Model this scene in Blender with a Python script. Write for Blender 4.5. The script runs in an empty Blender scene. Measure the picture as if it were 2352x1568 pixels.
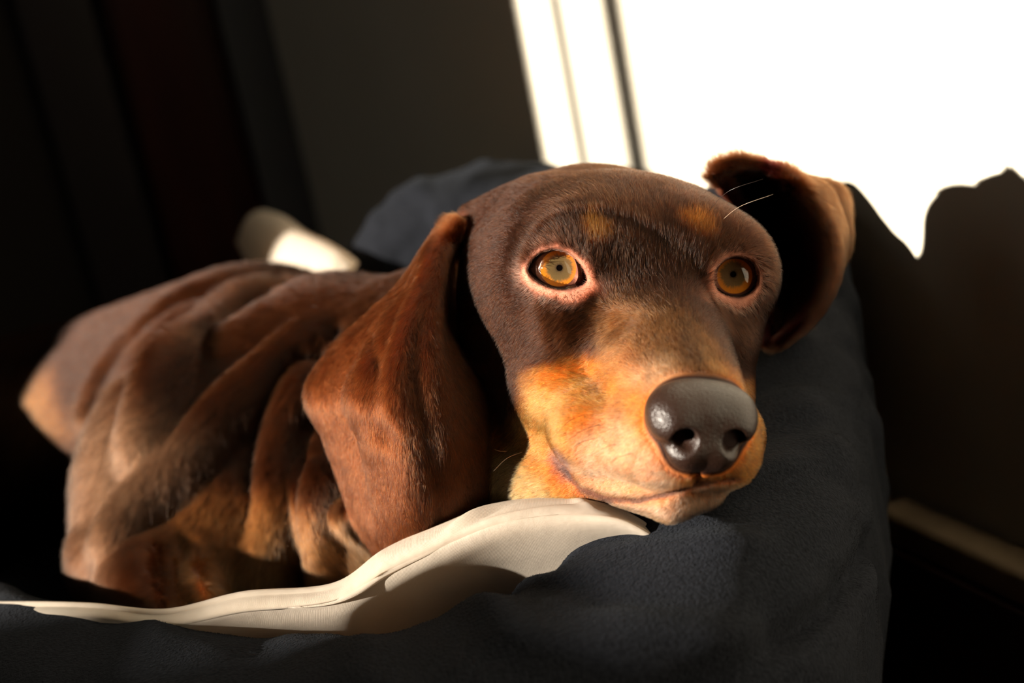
import bpy, bmesh, math, random, time
import numpy as np
import openvdb
from mathutils import Vector, Matrix
from mathutils.bvhtree import BVHTree
T0 = time.time()
rng = np.random.default_rng(7)
random.seed(7)
col = bpy.context.scene.collection
D = bpy.data
HAIR_K = 1.0

# ------------------------------------------------------------------ camera
FPX = 50 / 36 * 2352
CAMH = 0.475
PIT, ROL = math.radians(17), math.radians(11.5)
CP, SP, CR, SR = math.cos(PIT), math.sin(PIT), math.cos(ROL), math.sin(ROL)
r0 = np.array([1, 0, 0.]); u0 = np.array([0, SP, CP]); fw = np.array([0, CP, -SP])
IR = CR * r0 - SR * u0          # image right
IU = SR * r0 + CR * u0          # image up
CAM = np.array([0, 0, CAMH])
M3 = np.stack([IR, IU, fw])     # rows: camera-aligned axes

def c2w(p):                     # camera-aligned metres (right, up, depth) -> world
    return np.asarray(p) @ M3 + CAM
def w2c(p):
    return (np.asarray(p) - CAM) @ M3.T
def pc(px, py, d):              # photo pixel + depth -> camera-aligned metres
    return np.array([(px - 1176) / FPX * d, -(py - 784) / FPX * d, d])
def at(px, py, d):              # photo pixel + depth -> world point
    return c2w(pc(px, py, d))

sc = bpy.context.scene
cam = D.cameras.new('camera'); cam.lens = 50; cam.sensor_width = 36; cam.sensor_fit = 'HORIZONTAL'
co = D.objects.new('camera', cam); col.objects.link(co)
co.matrix_world = Matrix([[IR[0], IU[0], -fw[0], CAM[0]], [IR[1], IU[1], -fw[1], CAM[1]],
                          [IR[2], IU[2], -fw[2], CAM[2]], [0, 0, 0, 1]])
cam.dof.use_dof = True; cam.dof.focus_distance = 0.497; cam.dof.aperture_fstop = 6.3
cam.clip_start = 0.01
sc.camera = co

# ------------------------------------------------------------------ light
SUN_DIR = np.array([.966, .250, -.300]); SUN_DIR /= np.linalg.norm(SUN_DIR)   # direction of travel
sun = D.lights.new('sun', 'SUN'); sun.energy = 15; sun.angle = math.radians(0.6); sun.color = (1, .89, .75)
so = D.objects.new('sun', sun); col.objects.link(so)
so.rotation_euler = Vector(SUN_DIR).to_track_quat('-Z', 'Y').to_euler()
so.location = (-3, -1, 2)
w = D.worlds.new('sky'); sc.world = w; w.use_nodes = True
bg = w.node_tree.nodes['Background']; bg.inputs[0].default_value = (.95, .90, .80, 1); bg.inputs[1].default_value = 0.36
sc.view_settings.view_transform = 'Standard'; sc.view_settings.look = 'None'
sc.view_settings.exposure = 0.22; sc.view_settings.gamma = 1; sc.view_settings.use_curve_mapping = False
sc.cycles.max_bounces = 6; sc.cycles.diffuse_bounces = 3; sc.cycles.glossy_bounces = 3
sc.cycles.transmission_bounces = 4; sc.cycles.transparent_max_bounces = 4
sc.cycles.caustics_reflective = False; sc.cycles.caustics_refractive = False
sc.cycles.sample_clamp_indirect = 3

# ------------------------------------------------------------------ material helpers
def mat(name, color=(.5, .5, .5), rough=.6, spec=.5, **kw):
    m = D.materials.new(name); m.use_nodes = True
    b = m.node_tree.nodes['Principled BSDF']
    b.inputs['Base Color'].default_value = (*color, 1); b.inputs['Roughness'].default_value = rough
    b.inputs['Specular IOR Level'].default_value = spec
    for k, v in kw.items():
        b.inputs[k.replace('_', ' ')].default_value = v
    return m
def node(m, typ, **kw):
    n = m.node_tree.nodes.new(typ)
    for k, v in kw.items():
        if k in n.inputs: n.inputs[k].default_value = v
        else: setattr(n, k, v)
    return n
def link(m, a, ao, b, bi):
    m.node_tree.links.new(a.outputs[ao], b.inputs[bi])
def bsdf(m): return m.node_tree.nodes['Principled BSDF']
def noise_bump(m, scale, strength, dist=.001, detail=3, vec=None, chain=None, rough=.5):
    n = node(m, 'ShaderNodeTexNoise', Scale=scale, Detail=detail, Roughness=rough)
    tc = node(m, 'ShaderNodeTexCoord')
    if vec:
        mp = node(m, 'ShaderNodeMapping'); mp.inputs['Scale'].default_value = vec
        link(m, tc, 'Object', mp, 'Vector'); link(m, mp, 0, n, 'Vector')
    else: link(m, tc, 'Object', n, 'Vector')
    bp = node(m, 'ShaderNodeBump', Strength=strength, Distance=dist)
    link(m, n, 'Fac', bp, 'Height')
    if chain: link(m, chain, 'Normal', bp, 'Normal')
    link(m, bp, 'Normal', bsdf(m), 'Normal')
    return bp, n
def noise_color(m, c1, c2, scale, detail=3, vec=None):
    n = node(m, 'ShaderNodeTexNoise', Scale=scale, Detail=detail); tc = node(m, 'ShaderNodeTexCoord')
    mp = node(m, 'ShaderNodeMapping'); mp.inputs['Scale'].default_value = vec or (1, 1, 1)
    link(m, tc, 'Object', mp, 'Vector'); link(m, mp, 0, n, 'Vector')
    r = node(m, 'ShaderNodeValToRGB'); link(m, n, 'Fac', r, 'Fac')
    r.color_ramp.elements[0].color = (*c1, 1); r.color_ramp.elements[0].position = .3
    r.color_ramp.elements[1].color = (*c2, 1); r.color_ramp.elements[1].position = .7
    link(m, r, 0, bsdf(m), 'Base Color')
    return r

# ------------------------------------------------------------------ mesh helpers
def obj(name, verts, faces, m=None, parent=None, smooth=True):
    me = D.meshes.new(name)
    me.from_pydata([tuple(map(float, v)) for v in verts], [], [tuple(map(int, f)) for f in faces])
    if smooth: me.shade_smooth()
    if m: me.materials.append(m)
    o = D.objects.new(name, me); col.objects.link(o)
    if parent: o.parent = parent; o.matrix_parent_inverse = parent.matrix_world.inverted()
    return o
def empty(name, loc):
    o = D.objects.new(name, None); o.empty_display_size = .05; col.objects.link(o); o.location = loc
    o.matrix_world = Matrix.Translation(loc); return o
def tag(o, label=None, cat=None, kind=None, group=None):
    if label: o['label'] = label
    if cat: o['category'] = cat
    if kind: o['kind'] = kind
    if group: o['group'] = group
    return o
def box(name, lo, hi, m, parent=None, frame=None, bevel=0):
    """box between lo and hi in an optional frame (origin, ax, ay, az)"""
    bm = bmesh.new(); bmesh.ops.create_cube(bm, size=1)
    lo = np.array(lo, float); hi = np.array(hi, float)
    for v in bm.verts:
        p = (lo + hi) / 2 + np.array(v.co) * (hi - lo)
        if frame: p = frame[0] + p[0] * frame[1] + p[1] * frame[2] + p[2] * frame[3]
        v.co = p
    bmesh.ops.recalc_face_normals(bm, faces=bm.faces)
    if bevel: bmesh.ops.bevel(bm, geom=bm.edges[:], offset=bevel, segments=3, affect='EDGES', profile=.5)
    me = D.meshes.new(name); bm.to_mesh(me); bm.free()
    if m: me.materials.append(m)
    if bevel: me.shade_smooth()
    o = D.objects.new(name, me); col.objects.link(o)
    if parent: o.parent = parent; o.matrix_parent_inverse = parent.matrix_world.inverted()
    return o
def catmull(P, n, closed=False):
    """P (k,...) control rows -> n resampled rows by Catmull-Rom"""
    P = np.asarray(P, float); k = len(P)
    t = np.linspace(0, k if closed else k - 1, n, endpoint=not closed)
    i = np.minimum(t.astype(int), k - 1 if closed else k - 2); f = (t - i).reshape(-1, *([1] * (P.ndim - 1)))
    if closed: g = lambda j: P[j % k]
    else:
        Pe = np.concatenate([[2 * P[0] - P[1]], P, [2 * P[-1] - P[-2]]]); g = lambda j: Pe[np.clip(j + 1, 0, k + 1)]
    a, b, c, d = g(i - 1), g(i), g(i + 1), g(i + 2)
    return .5 * (2 * b + (c - a) * f + (2 * a - 5 * b + 4 * c - d) * f ** 2 + (3 * b - a - 3 * c + d) * f ** 3)
def surf(ctrl, nu, nv):
    """ctrl (ku,kv,3) -> (nu,nv,3)"""
    g = catmull(ctrl, nu); g = catmull(np.swapaxes(g, 0, 1), nv); return np.swapaxes(g, 0, 1)
def grid_faces(nu, nv, off=0, cu=False, cv=False, flip=False):
    F = []
    for i in range(nu if cu else nu - 1):
        for j in range(nv if cv else nv - 1):
            a, b = i * nv + j, i * nv + (j + 1) % nv
            c, d = ((i + 1) % nu) * nv + (j + 1) % nv, ((i + 1) % nu) * nv + j
            F.append((a + off, d + off, c + off, b + off) if flip else (a + off, b + off, c + off, d + off))
    return F
def thick_sheet(G, th):
    """closed sheet of thickness th (nu,nv array or scalar) around the grid G"""
    nu, nv = G.shape[:2]
    du = np.gradient(G, axis=0); dv = np.gradient(G, axis=1)
    n = np.cross(du, dv); n /= np.linalg.norm(n, axis=2, keepdims=True) + 1e-12
    th = (np.ones((nu, nv)) * th)[..., None]
    V = np.concatenate([(G + n * th / 2).reshape(-1, 3), (G - n * th / 2).reshape(-1, 3)])
    F = grid_faces(nu, nv) + grid_faces(nu, nv, nu * nv, flip=True)
    N = nu * nv
    ring = [j for j in range(nv)] + [i * nv + nv - 1 for i in range(1, nu)] + \
           [(nu - 1) * nv + j for j in range(nv - 2, -1, -1)] + [i * nv for i in range(nu - 2, 0, -1)]
    for a, b in zip(ring, ring[1:] + ring[:1]): F.append((b, a, a + N, b + N))
    return V, F
def tube(P, R, ns=10, caps=True):
    P = np.asarray(P, float); n = len(P); R = np.ones(n) * R
    T = np.gradient(P, axis=0); T /= np.linalg.norm(T, axis=1, keepdims=True) + 1e-12
    ref = np.array([.3, .2, 1.]); ref /= np.linalg.norm(ref)
    A = np.cross(T, ref); A /= np.linalg.norm(A, axis=1, keepdims=True) + 1e-12
    B = np.cross(T, A)
    a = np.linspace(0, 2 * np.pi, ns, endpoint=False)
    V = P[:, None] + R[:, None, None] * (np.cos(a)[None, :, None] * A[:, None] + np.sin(a)[None, :, None] * B[:, None])
    F = grid_faces(n, ns, cv=True)
    if caps: F += [tuple(range(ns))[::-1], tuple(range((n - 1) * ns, n * ns))]
    return V.reshape(-1, 3), F
# ------------------------------------------------------------------ the room
# the plastered wall on the right: a vertical plane through WB along WD, seen obliquely
WB = np.array([.180, .683]); WD = np.array([-.375, .927]); WN = np.array([-.927, -.375])   # WN points into the room
def wall_pt(t, z, off=0.0): return np.array([WB[0] + WD[0] * t + WN[0] * off, WB[1] + WD[1] * t + WN[1] * off, z])
def wframe(o=0): return (np.array([WB[0], WB[1], 0]), np.array([WD[0], WD[1], 0]), np.array([-WN[0], -WN[1], 0]), np.array([0, 0, 1.]))
m_wall = mat('plaster', (.62, .585, .50), .85, .2); noise_bump(m_wall, 220, .15, .0006)
noise_color(m_wall, (.50, .465, .38), (.54, .505, .42), 6)
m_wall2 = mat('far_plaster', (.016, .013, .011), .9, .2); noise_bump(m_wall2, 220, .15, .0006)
m_wood = mat('dark_red_wood', (.055, .012, .006), .45, .4)
noise_color(m_wood, (.024, .0055, .003), (.045, .010, .0055), 9, vec=(6, 6, .6)); noise_bump(m_wood, 60, .15, .0006, vec=(6, 6, .5))
m_trim = mat('painted_trim', (.10, .10, .105), .6, .4); noise_bump(m_trim, 90, .08, .0004)
m_floor = mat('floor_boards', (.05, .025, .014), .5, .4); noise_color(m_floor, (.03, .015, .008), (.07, .035, .018), 7, vec=(1, 8, 1)); noise_bump(m_floor, 50, .15, .0004, vec=(1, 8, 1))
m_ceil = mat('ceiling_paint', (.5, .48, .44), .9, .2); noise_bump(m_ceil, 150, .1, .0005)
m_base = mat('old_cream_paint', (.30, .22, .13), .55, .4); noise_color(m_base, (.24, .17, .10), (.34, .25, .15), 40); noise_bump(m_base, 120, .3, .0006)
m_basew = mat('skirting_wood', (.045, .015, .008), .5, .4); noise_color(m_basew, (.03, .01, .006), (.06, .02, .011), 12, vec=(1, 1, 6)); noise_bump(m_basew, 70, .2, .0005)
m_wframe = mat('window_frame_paint', (.6, .6, .58), .5, .4); noise_bump(m_wframe, 90, .08, .0004)
def wall_hit(px, py):
    dr = at(px, py, 1.0) - CAM; n = np.array([WN[0], WN[1]])
    k = ((WB - CAM[:2]) @ n) / (dr[:2] @ n); return CAM + dr * k
XL, YF, YB, HC = -1.75, -1.6, float(wall_hit(700, 450)[1]), 2.4
T_END = (YB - WB[1]) / WD[1]
def st(o): o['kind'] = 'structure'; return o
st(box('wall_right', (-2.6, 0, 0), (T_END + .0, .10, HC), m_wall, frame=wframe()))
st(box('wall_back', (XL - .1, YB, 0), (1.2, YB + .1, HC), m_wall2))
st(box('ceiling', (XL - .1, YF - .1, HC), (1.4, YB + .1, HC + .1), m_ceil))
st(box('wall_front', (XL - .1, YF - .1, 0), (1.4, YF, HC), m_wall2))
# floor of individual boards, recessed joints
fl = st(box('floor', (XL - .1, YF - .1, -.06), (1.4, YB + .1, -.008), m_floor))
bme = None
for i in range(24):
    x = XL + .13 * i
    if bme is None:
        b0 = box('floor_board', (-.0635, YF, -.008), (.0635, YB, 0), m_floor, bevel=.0012); bme = b0.data; b0.location.x = x + .065
    else:
        b0 = D.objects.new('floor_board', bme); col.objects.link(b0); b0.location = (x + .065, 0, 0)
    b0.parent = fl
# left wall with the window the sun comes through
SD = SUN_DIR / SUN_DIR[0]
def back_to_left(p, x=XL):             # where the sun ray through p crosses the plane of the left wall
    t = (x - p[0]) ; return p[1] + SD[1] * t, p[2] + SD[2] * t
yo = back_to_left(wall_hit(1222, 180))[0]      # far jamb of the opening
y_b0, y_b1 = [back_to_left(wall_hit(x, 180))[0] for x in (1302, 1332)]
y_c0, y_c1 = [back_to_left(wall_hit(x, 180))[0] for x in (1421, 1463)]
Y0, Z0, Z1 = yo - 1.75, .52, 1.85
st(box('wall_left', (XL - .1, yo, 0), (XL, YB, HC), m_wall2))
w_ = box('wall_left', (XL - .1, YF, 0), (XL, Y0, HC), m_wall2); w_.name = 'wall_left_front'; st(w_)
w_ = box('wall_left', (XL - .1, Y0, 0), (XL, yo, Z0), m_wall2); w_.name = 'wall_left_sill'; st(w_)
w_ = box('wall_left', (XL - .1, Y0, Z0 + .0005), (XL, .07, .76), m_wall2); w_.name = 'rim_shade_block'; st(w_)  # unseen block added to keep low sun off the near rim
w_ = box('wall_left', (XL - .1, Y0, .7605), (XL, -.015, .81), m_wall2); w_.name = 'rim_shade_block_top'; st(w_)  # taller unseen block, added to shade the front of the rim
w_ = box('wall_left', (XL - .1, yo - .075, Z0 + .0005), (XL, yo - .0005, .735), m_wall2); w_.name = 'rump_shade_block'; st(w_)  # unseen block added at the far jamb to shade the rump
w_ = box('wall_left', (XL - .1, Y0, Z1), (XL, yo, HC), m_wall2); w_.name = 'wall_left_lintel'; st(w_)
wn = empty('window_1', (XL - .05, (Y0 + yo) / 2, Z0)); st(wn)
def wbox(n, lo, hi): return box(n, lo, hi, m_wframe, wn, bevel=.002)
wbox('frame_bar', (XL - .03, Y0 + .001, Z0 + .001), (XL - .005, yo - .001, Z0 + .03))
wbox('frame_bar', (XL - .03, Y0 + .001, Z1 - .05), (XL - .005, yo - .001, Z1 - .001))
wbox('frame_bar', (XL - .03, Y0 + .001, Z0 + .03), (XL - .005, Y0 + .05, Z1 - .05))
zc = back_to_left(wall_hit(1500, 430))[1]; zb = back_to_left(wall_hit(1330, 430))[1]
wbox('shadow_bar', (XL - .03, min(y_c0, y_c1), zc), (XL - .015, max(y_c0, y_c1), Z1 - .05))  # both are unseen window bars, cut short so their shadows miss the dog
wbox('shadow_bar', (XL - .03, min(y_b0, y_b1) + .002, zb), (XL - .024, max(y_b0, y_b1) - .002, Z1 - .05))
# skirting along the right wall: cream ledge on dark wood board, in two lengths with a joint
bt = None
sk = empty('baseboard_right', wall_pt(0, 0)); st(sk)
def t_of(px, py):
    q = wall_hit(px, py); return (q[:2] - WB) @ WD
for a_, b_ in ((-2.5, -.012), (-.004, T_END - .1)):
    box('board', (a_, -.022, 0.001), (b_, -.0005, .126), m_basew, sk, wframe(), .001)
    box('ledge', (a_, -.020, .1265), (b_, -.0005, .146), m_base, sk, wframe(), .004)
# door at the far end, on the back wall, with its casing
d1 = empty('door_1', (-.6, YB, 0)); st(d1)
def corner_x(px, py, y):
    dr = at(px, py, 1.0) - CAM; return CAM[0] + dr[0] * (y / dr[1])
xe = corner_x(700, 450, YB); xc = corner_x(640, 300, YB); xd = corner_x(300, 200, YB)
st(box('trim_1', (xe - .042, YB - .03, 0), (xe + .02, YB - .0005, 2.2), m_trim, bevel=.004))
xc = xe + .0; dw = xc - .05 - xd
box('slab', (xd, YB - .025, .01), (xc - .05, YB - .0005, 2.1), m_wood, d1, bevel=.003)
for z0, z1 in ((.15, .95), (1.1, 1.95)):
    box('panel', (xd + .1 * dw * 1, YB - .034, z0), (xc - .05 - .1 * dw, YB - .0255, z1), m_wood, d1, bevel=.004)
st(box('trim_2', (xd - .09, YB - .035, 0), (xd - .012, YB - .0005, 2.2), mat('black_casing', (.012, .008, .008), .6), bevel=.004))

# ------------------------------------------------------------------ the bed
m_fleece = mat('navy_fleece', (.006, .007, .010), .95, .04, Sheen_Weight=.02, Sheen_Roughness=.5)
m_fleece.node_tree.nodes['Principled BSDF'].inputs['Sheen Tint'].default_value = (.75, .85, 1, 1)
bp_, _ = noise_bump(m_fleece, 900, .8, .0009, detail=3)
noise_color(m_fleece, (.0048, .0054, .0072), (.0105, .0118, .0155), 700, 2)
m_cotton = mat('cream_cotton', (.70, .62, .52), .85, .2, Sheen_Weight=.15, Sheen_Roughness=.5)
# fine weave
tc = node(m_cotton, 'ShaderNodeTexCoord')
wv = [node(m_cotton, 'ShaderNodeTexWave', Scale=42, Distortion=.6) for _ in range(2)]
wv[0].bands_direction = 'X'; wv[1].bands_direction = 'Y'
for q in wv: link(m_cotton, tc, 'UV', q, 'Vector')
mx = node(m_cotton, 'ShaderNodeMath', operation='ADD'); link(m_cotton, wv[0], 'Fac', mx, 0); link(m_cotton, wv[1], 'Fac', mx, 1)
wn_ = node(m_cotton, 'ShaderNodeTexNoise', Scale=38, Detail=4); wt_ = node(m_cotton, 'ShaderNodeTexCoord'); link(m_cotton, wt_, 'Object', wn_, 'Vector')
wb_ = node(m_cotton, 'ShaderNodeBump', Strength=.55, Distance=.006); link(m_cotton, wn_, 'Fac', wb_, 'Height')
bq = node(m_cotton, 'ShaderNodeBump', Strength=.5, Distance=.00025); link(m_cotton, wb_, 'Normal', bq, 'Normal'); link(m_cotton, mx, 0, bq, 'Height'); link(m_cotton, bq, 'Normal', bsdf(m_cotton), 'Normal')

_o = m_cotton.node_tree.nodes['Material Output']; _t = node(m_cotton, 'ShaderNodeBsdfTranslucent'); _t.inputs['Color'].default_value = (.75, .62, .48, 1)
_m = node(m_cotton, 'ShaderNodeMixShader', Fac=.45); link(m_cotton, bsdf(m_cotton), 0, _m, 1); link(m_cotton, _t, 0, _m, 2); link(m_cotton, _m, 0, _o, 'Surface')
bed = empty('dog_bed', (-.15, .6, 0))
tag(bed, 'round navy fleece dog bed with thick padded rim under the dog', 'pet bed')
# rim: crest line (x, y, crest height, half thickness), swept with a tall rounded section
RIM = np.array([
    (-.44, .93, .265, .056), (-.445, .86, .278, .058), (-.43, .76, .280, .060), (-.38, .65, .272, .060), (-.30, .555, .259, .058), (-.20, .478, .255, .056),
    (-.115, .420, .255, .054), (-.04, .398, .259, .052), (.015, .412, .265, .050), (.052, .450, .270, .048), (.076, .505, .274, .046),
    (.098, .565, .276, .044), (.118, .630, .288, .040), (.130, .680, .322, .034), (.100, .745, .298, .038), (.050, .825, .312, .042), (.004, .875, .322, .044),
    (-.050, .905, .312, .044), (-.092, .920, .282, .040)], float)
RS = catmull(RIM, 260)
cr = RS[:, :2]; tg = np.gradient(cr, axis=0); tg /= np.linalg.norm(tg, axis=1, keepdims=True); nr = np.stack([tg[:, 1], -tg[:, 0]], 1)   # outward normal
secn = 120
V = []
def hsh(a, b, s=1.0):                  # soft lumps
    return math.sin(a * 1.7 + s) * math.sin(b * 1.3 - s) + .5 * math.sin(a * 3.9 + b * 2.1 + s * 2)
for i in range(len(RS)):
    hw, hz = RS[i, 3], RS[i, 2]
    row = []
    for j in range(secn):
        a = 2 * math.pi * j / secn     # 0 = outward, pi/2 = up
        ca, sa = math.cos(a), math.sin(a)
        x = hw * math.copysign(abs(ca) ** .75, ca); 
        if sa >= 0: z = hz - hw * .95 + hw * .95 * sa ** .9
        else: z = (hz - hw * .95) * (1 - (-sa) ** .6) + .002
        # a seam running round the outside of the rim a little below the crest
        so_ = .020 + .032 * min(1, max(0, (cr[i, 1] - .41) / .11)); dz = (z - (hz - so_)) / .0042
        if ca > 0: e_ = math.exp(-dz * dz); x -= .0070 * e_; z -= .0050 * e_; x += .0035 * math.exp(-((z - (hz - so_ - .02)) / .014) ** 2)
        x *= 1 - .62 * max(0, (hz - .09 - z) / .17) if ca > 0 else 1
        lump = .0030 * hsh(i * .13, j * .13) + .0012 * hsh(i * .31, j * .22, 2)
        x += math.copysign(lump, ca); z += lump * max(sa, 0)
        row.append((cr[i, 0] + nr[i, 0] * x, cr[i, 1] + nr[i, 1] * x, max(z, .002)))
    V.append(row)
V = np.array(V)
F = grid_faces(len(RS), secn, cv=True)
F += [tuple(range(secn))[::-1], tuple(range((len(RS) - 1) * secn, len(RS) * secn))]
rim = obj('rim', V.reshape(-1, 3), F, m_fleece, bed)

# sleeping surface inside the rim
pd = []
ang = np.linspace(0, 2 * np.pi, 64, endpoint=False); cx_, cy_ = -.15, .72
for rr_, zz_ in ((1.0, .06), (1.0, .115), (.93, .14), (.75, .15), (.45, .145), (.05, .14)):
    pd.append([(cx_ + .225 * rr_ * math.cos(t) , cy_ + .25 * rr_ * math.sin(t), zz_ + .003 * hsh(math.cos(t) * 4, math.sin(t) * 5 * rr_)) for t in ang])
pd = np.array(pd)
pad = obj('sleeping_pad', pd.reshape(-1, 3), grid_faces(6, 64, cv=True) + [tuple(range(5 * 64, 6 * 64))], m_fleece, bed)

def cloth(name, ctrl, nu, nv, th, m, parent=None, folds=()):
    G = surf([[pc(*p) for p in r] for r in ctrl], nu, nv)
    for (u, v, du, dv, amp) in folds:          # long soft folds pushed along the view of the sheet normal
        n = np.cross(np.gradient(G, axis=0), np.gradient(G, axis=1)); n /= np.linalg.norm(n, axis=2, keepdims=True) + 1e-12
        U, Vv = np.meshgrid(np.linspace(0, 1, nu), np.linspace(0, 1, nv), indexing='ij')
        c, s_ = math.cos(du), math.sin(du); a = (U - u) * c + (Vv - v) * s_; b = -(U - u) * s_ + (Vv - v) * c
        G = G + n * (amp * np.exp(-(b / dv) ** 2 - (a / (dv * 5)) ** 2))[..., None]
    V, F = thick_sheet(G, th)
    o = obj(name, c2w(V), F, m, parent)
    uv = o.data.uv_layers.new(name='UVMap'); L = np.linalg.norm(np.diff(G, axis=0), axis=2).mean(1).sum(); W = np.linalg.norm(np.diff(G, axis=1), axis=2).mean(0).sum()
    N = nu * nv; li = np.empty(len(o.data.loops), int); o.data.loops.foreach_get('vertex_index', li); li %= N
    uv.data.foreach_set('uv', np.stack([(li // nv) / nu * L * 20, (li % nv) / nv * W * 20], 1).ravel())
    return o
# columns run from tucked behind the rim (front, low) over the bulge to under the dog (back)
BL = []
for x, top, dt, bul, db in ((-520, 1400, .63, 80, .615), (-200, 1392, .57, 70, .560), (0, 1385, .548, 60, .540), (200, 1388, .535, 55, .525), (380, 1402, .522, 60, .513), (560, 1362, .518, 75, .506),
                            (765, 1343, .512, 70, .500), (885, 1264, .516, 95, .496), (1020, 1204, .516, 90, .492), (1150, 1158, .514, 90, .488), (1300, 1144, .508, 85, .484),
                            (1430, 1176, .490, 45, .479), (1535, 1240, .486, 30, .478)):
    sx_ = (x - 700) * .04
    BL.append([(x + sx_, top + bul + 170, db + .050), (x + sx_, top + bul + 90, db + .030), (x + sx_ * .5, top + bul + 15, db + .010), (x, top + bul * .55, db), (x, top + bul * .2, db + .006), (x, top, dt), (x, top + 14, dt + .03), (x + 5, top + 40, dt + .07)])
blanket = cloth('blanket', BL, 260, 90, .0016, m_cotton, None,
                [(.70, .60, 1.3, .018, -.0016), (.74, .60, 1.1, .012, .0014), (.80, .58, .5, .02, .0012), (.45, .45, .08, .05, .002), (.62, .42, .25, .05, .002), (.86, .60, 1.7, .012, -.0012)])
tag(blanket, 'cream cotton blanket bunched between the dog and the near rim of the bed', 'blanket')
PL = [
    [(560, 560, 1.080), (575, 520, 1.070), (590, 503, 1.070), (610, 500, 1.080)],
    [(590, 610, 1.030), (605, 560, 1.020), (630, 520, 1.020), (655, 517, 1.030)],
    [(640, 660, 0.975), (650, 600, 0.965), (675, 555, 0.965), (700, 552, 0.975)],
    [(700, 700, 0.925), (705, 640, 0.915), (725, 580, 0.915), (750, 576, 0.925)],
    [(760, 720, 0.890), (765, 660, 0.880), (770, 605, 0.880), (785, 598, 0.890)],
    [(800, 740, 0.880), (805, 680, 0.870), (805, 630, 0.870), (812, 622, 0.880)],
]
pillow = cloth('cushion', PL, 70, 30, .012, m_cotton, None, [(.75, .5, 1.5, .03, .004), (.85, .5, 1.45, .02, -.003)])
tag(pillow, 'cream cushion edge standing up behind the back of the dog', 'cushion')

# short pile of the fleece
def pile(o, n, length, rad, mt, name, zmin=None):
    me = o.data; V = np.empty(len(me.vertices) * 3); me.vertices.foreach_get('co', V); V = V.reshape(-1, 3)
    NR = np.empty(len(me.vertices) * 3); me.vertices.foreach_get('normal', NR); NR = NR.reshape(-1, 3)
    Q = np.array([tuple(p.vertices) for p in me.polygons if len(p.vertices) == 4])
    W = V + np.array(o.matrix_world.translation)
    ar = np.linalg.norm(np.cross(W[Q[:, 2]] - W[Q[:, 0]], W[Q[:, 3]] - W[Q[:, 1]]), axis=1) / 2
    c = W[Q].mean(1); cc = w2c(c); x = cc[:, 0] / cc[:, 2] * FPX + 1176; y = 784 - cc[:, 1] / cc[:, 2] * FPX
    wt = ar * ((NR[Q].mean(1) * (CAM - c)).sum(1) / np.linalg.norm(CAM - c, axis=1) > -.25) * (x > -80) * (x < 2430) * (y > 300) * (y < 1640) * (cc[:, 2] > .2)
    wt *= np.where(cc[:, 2] > .68, .3, 1)
    cdf = np.cumsum(wt); f = np.minimum(np.searchsorted(cdf, rng.random(n) * cdf[-1]), len(Q) - 1)
    a_, b_ = rng.random((2, n, 1)); q = Q[f]
    bl = lambda A_: (1 - a_) * (1 - b_) * A_[q[:, 0]] + a_ * (1 - b_) * A_[q[:, 1]] + a_ * b_ * A_[q[:, 2]] + (1 - a_) * b_ * A_[q[:, 3]]
    P = bl(W); N = bl(NR); N /= np.linalg.norm(N, axis=1, keepdims=True)
    dr_ = rng.normal(0, 1, (n, 3)) * .8 + np.stack([np.sin(P @ [90, 60, 70]), np.sin(P @ [-70, 110, 40]), np.sin(P @ [60, -50, 120])], 1) * .9
    dr_ -= N * (dr_ * N).sum(1, keepdims=True); L = length * rng.uniform(.5, 1.3, (n, 1))
    pts = np.stack([P - N * .0003, P + L * .5 * (N * .8 + dr_ * .35), P + L * (N * .55 + dr_ * .75)], 1)
    h = D.hair_curves.new(name); h.add_curves([3] * n); h.attributes['position'].data.foreach_set('vector', pts.astype(np.float32).ravel())
    ra = h.attributes.get('radius') or h.attributes.new('radius', 'FLOAT', 'POINT')
    ra.data.foreach_set('value', np.tile(np.array([1, .9, .4]) * rad, n).astype(np.float32)); h.materials.append(mt)
    ho = D.objects.new(name, h); col.objects.link(ho); ho.parent = o.parent or o; ho.matrix_parent_inverse = ho.parent.matrix_world.inverted(); ho['kind'] = 'stuff'
    return ho
m_pile = mat('navy_pile', (.017, .0188, .0235), .8, .2)
rim.matrix_world  # vertices are in world space
pile(rim, 170000, .0014, .00005, m_pile, 'fleece_pile')
# ------------------------------------------------------------------ the dog: signed distance field
# Head frame (cm): r = the dog's left (image right), f = along the muzzle, u = up out of the forehead
HE_L, HE_R = pc(1281, 617, .5035), pc(1689, 636, .5175)       # eyeball centres
Hr = (HE_R - HE_L) / np.linalg.norm(HE_R - HE_L)
Hf = np.array([.20, -.35, -.915]); Hf -= Hr * Hf.dot(Hr); Hf /= np.linalg.norm(Hf)
Hu = np.cross(Hr, Hf); Hu = Hu if Hu[1] > 0 else -Hu
HO = (HE_L + HE_R) / 2
HM = np.stack([Hr, Hf, Hu])
def H(r, f, u): return HO + (r * Hr + f * Hf + u * Hu) * .01

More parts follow.
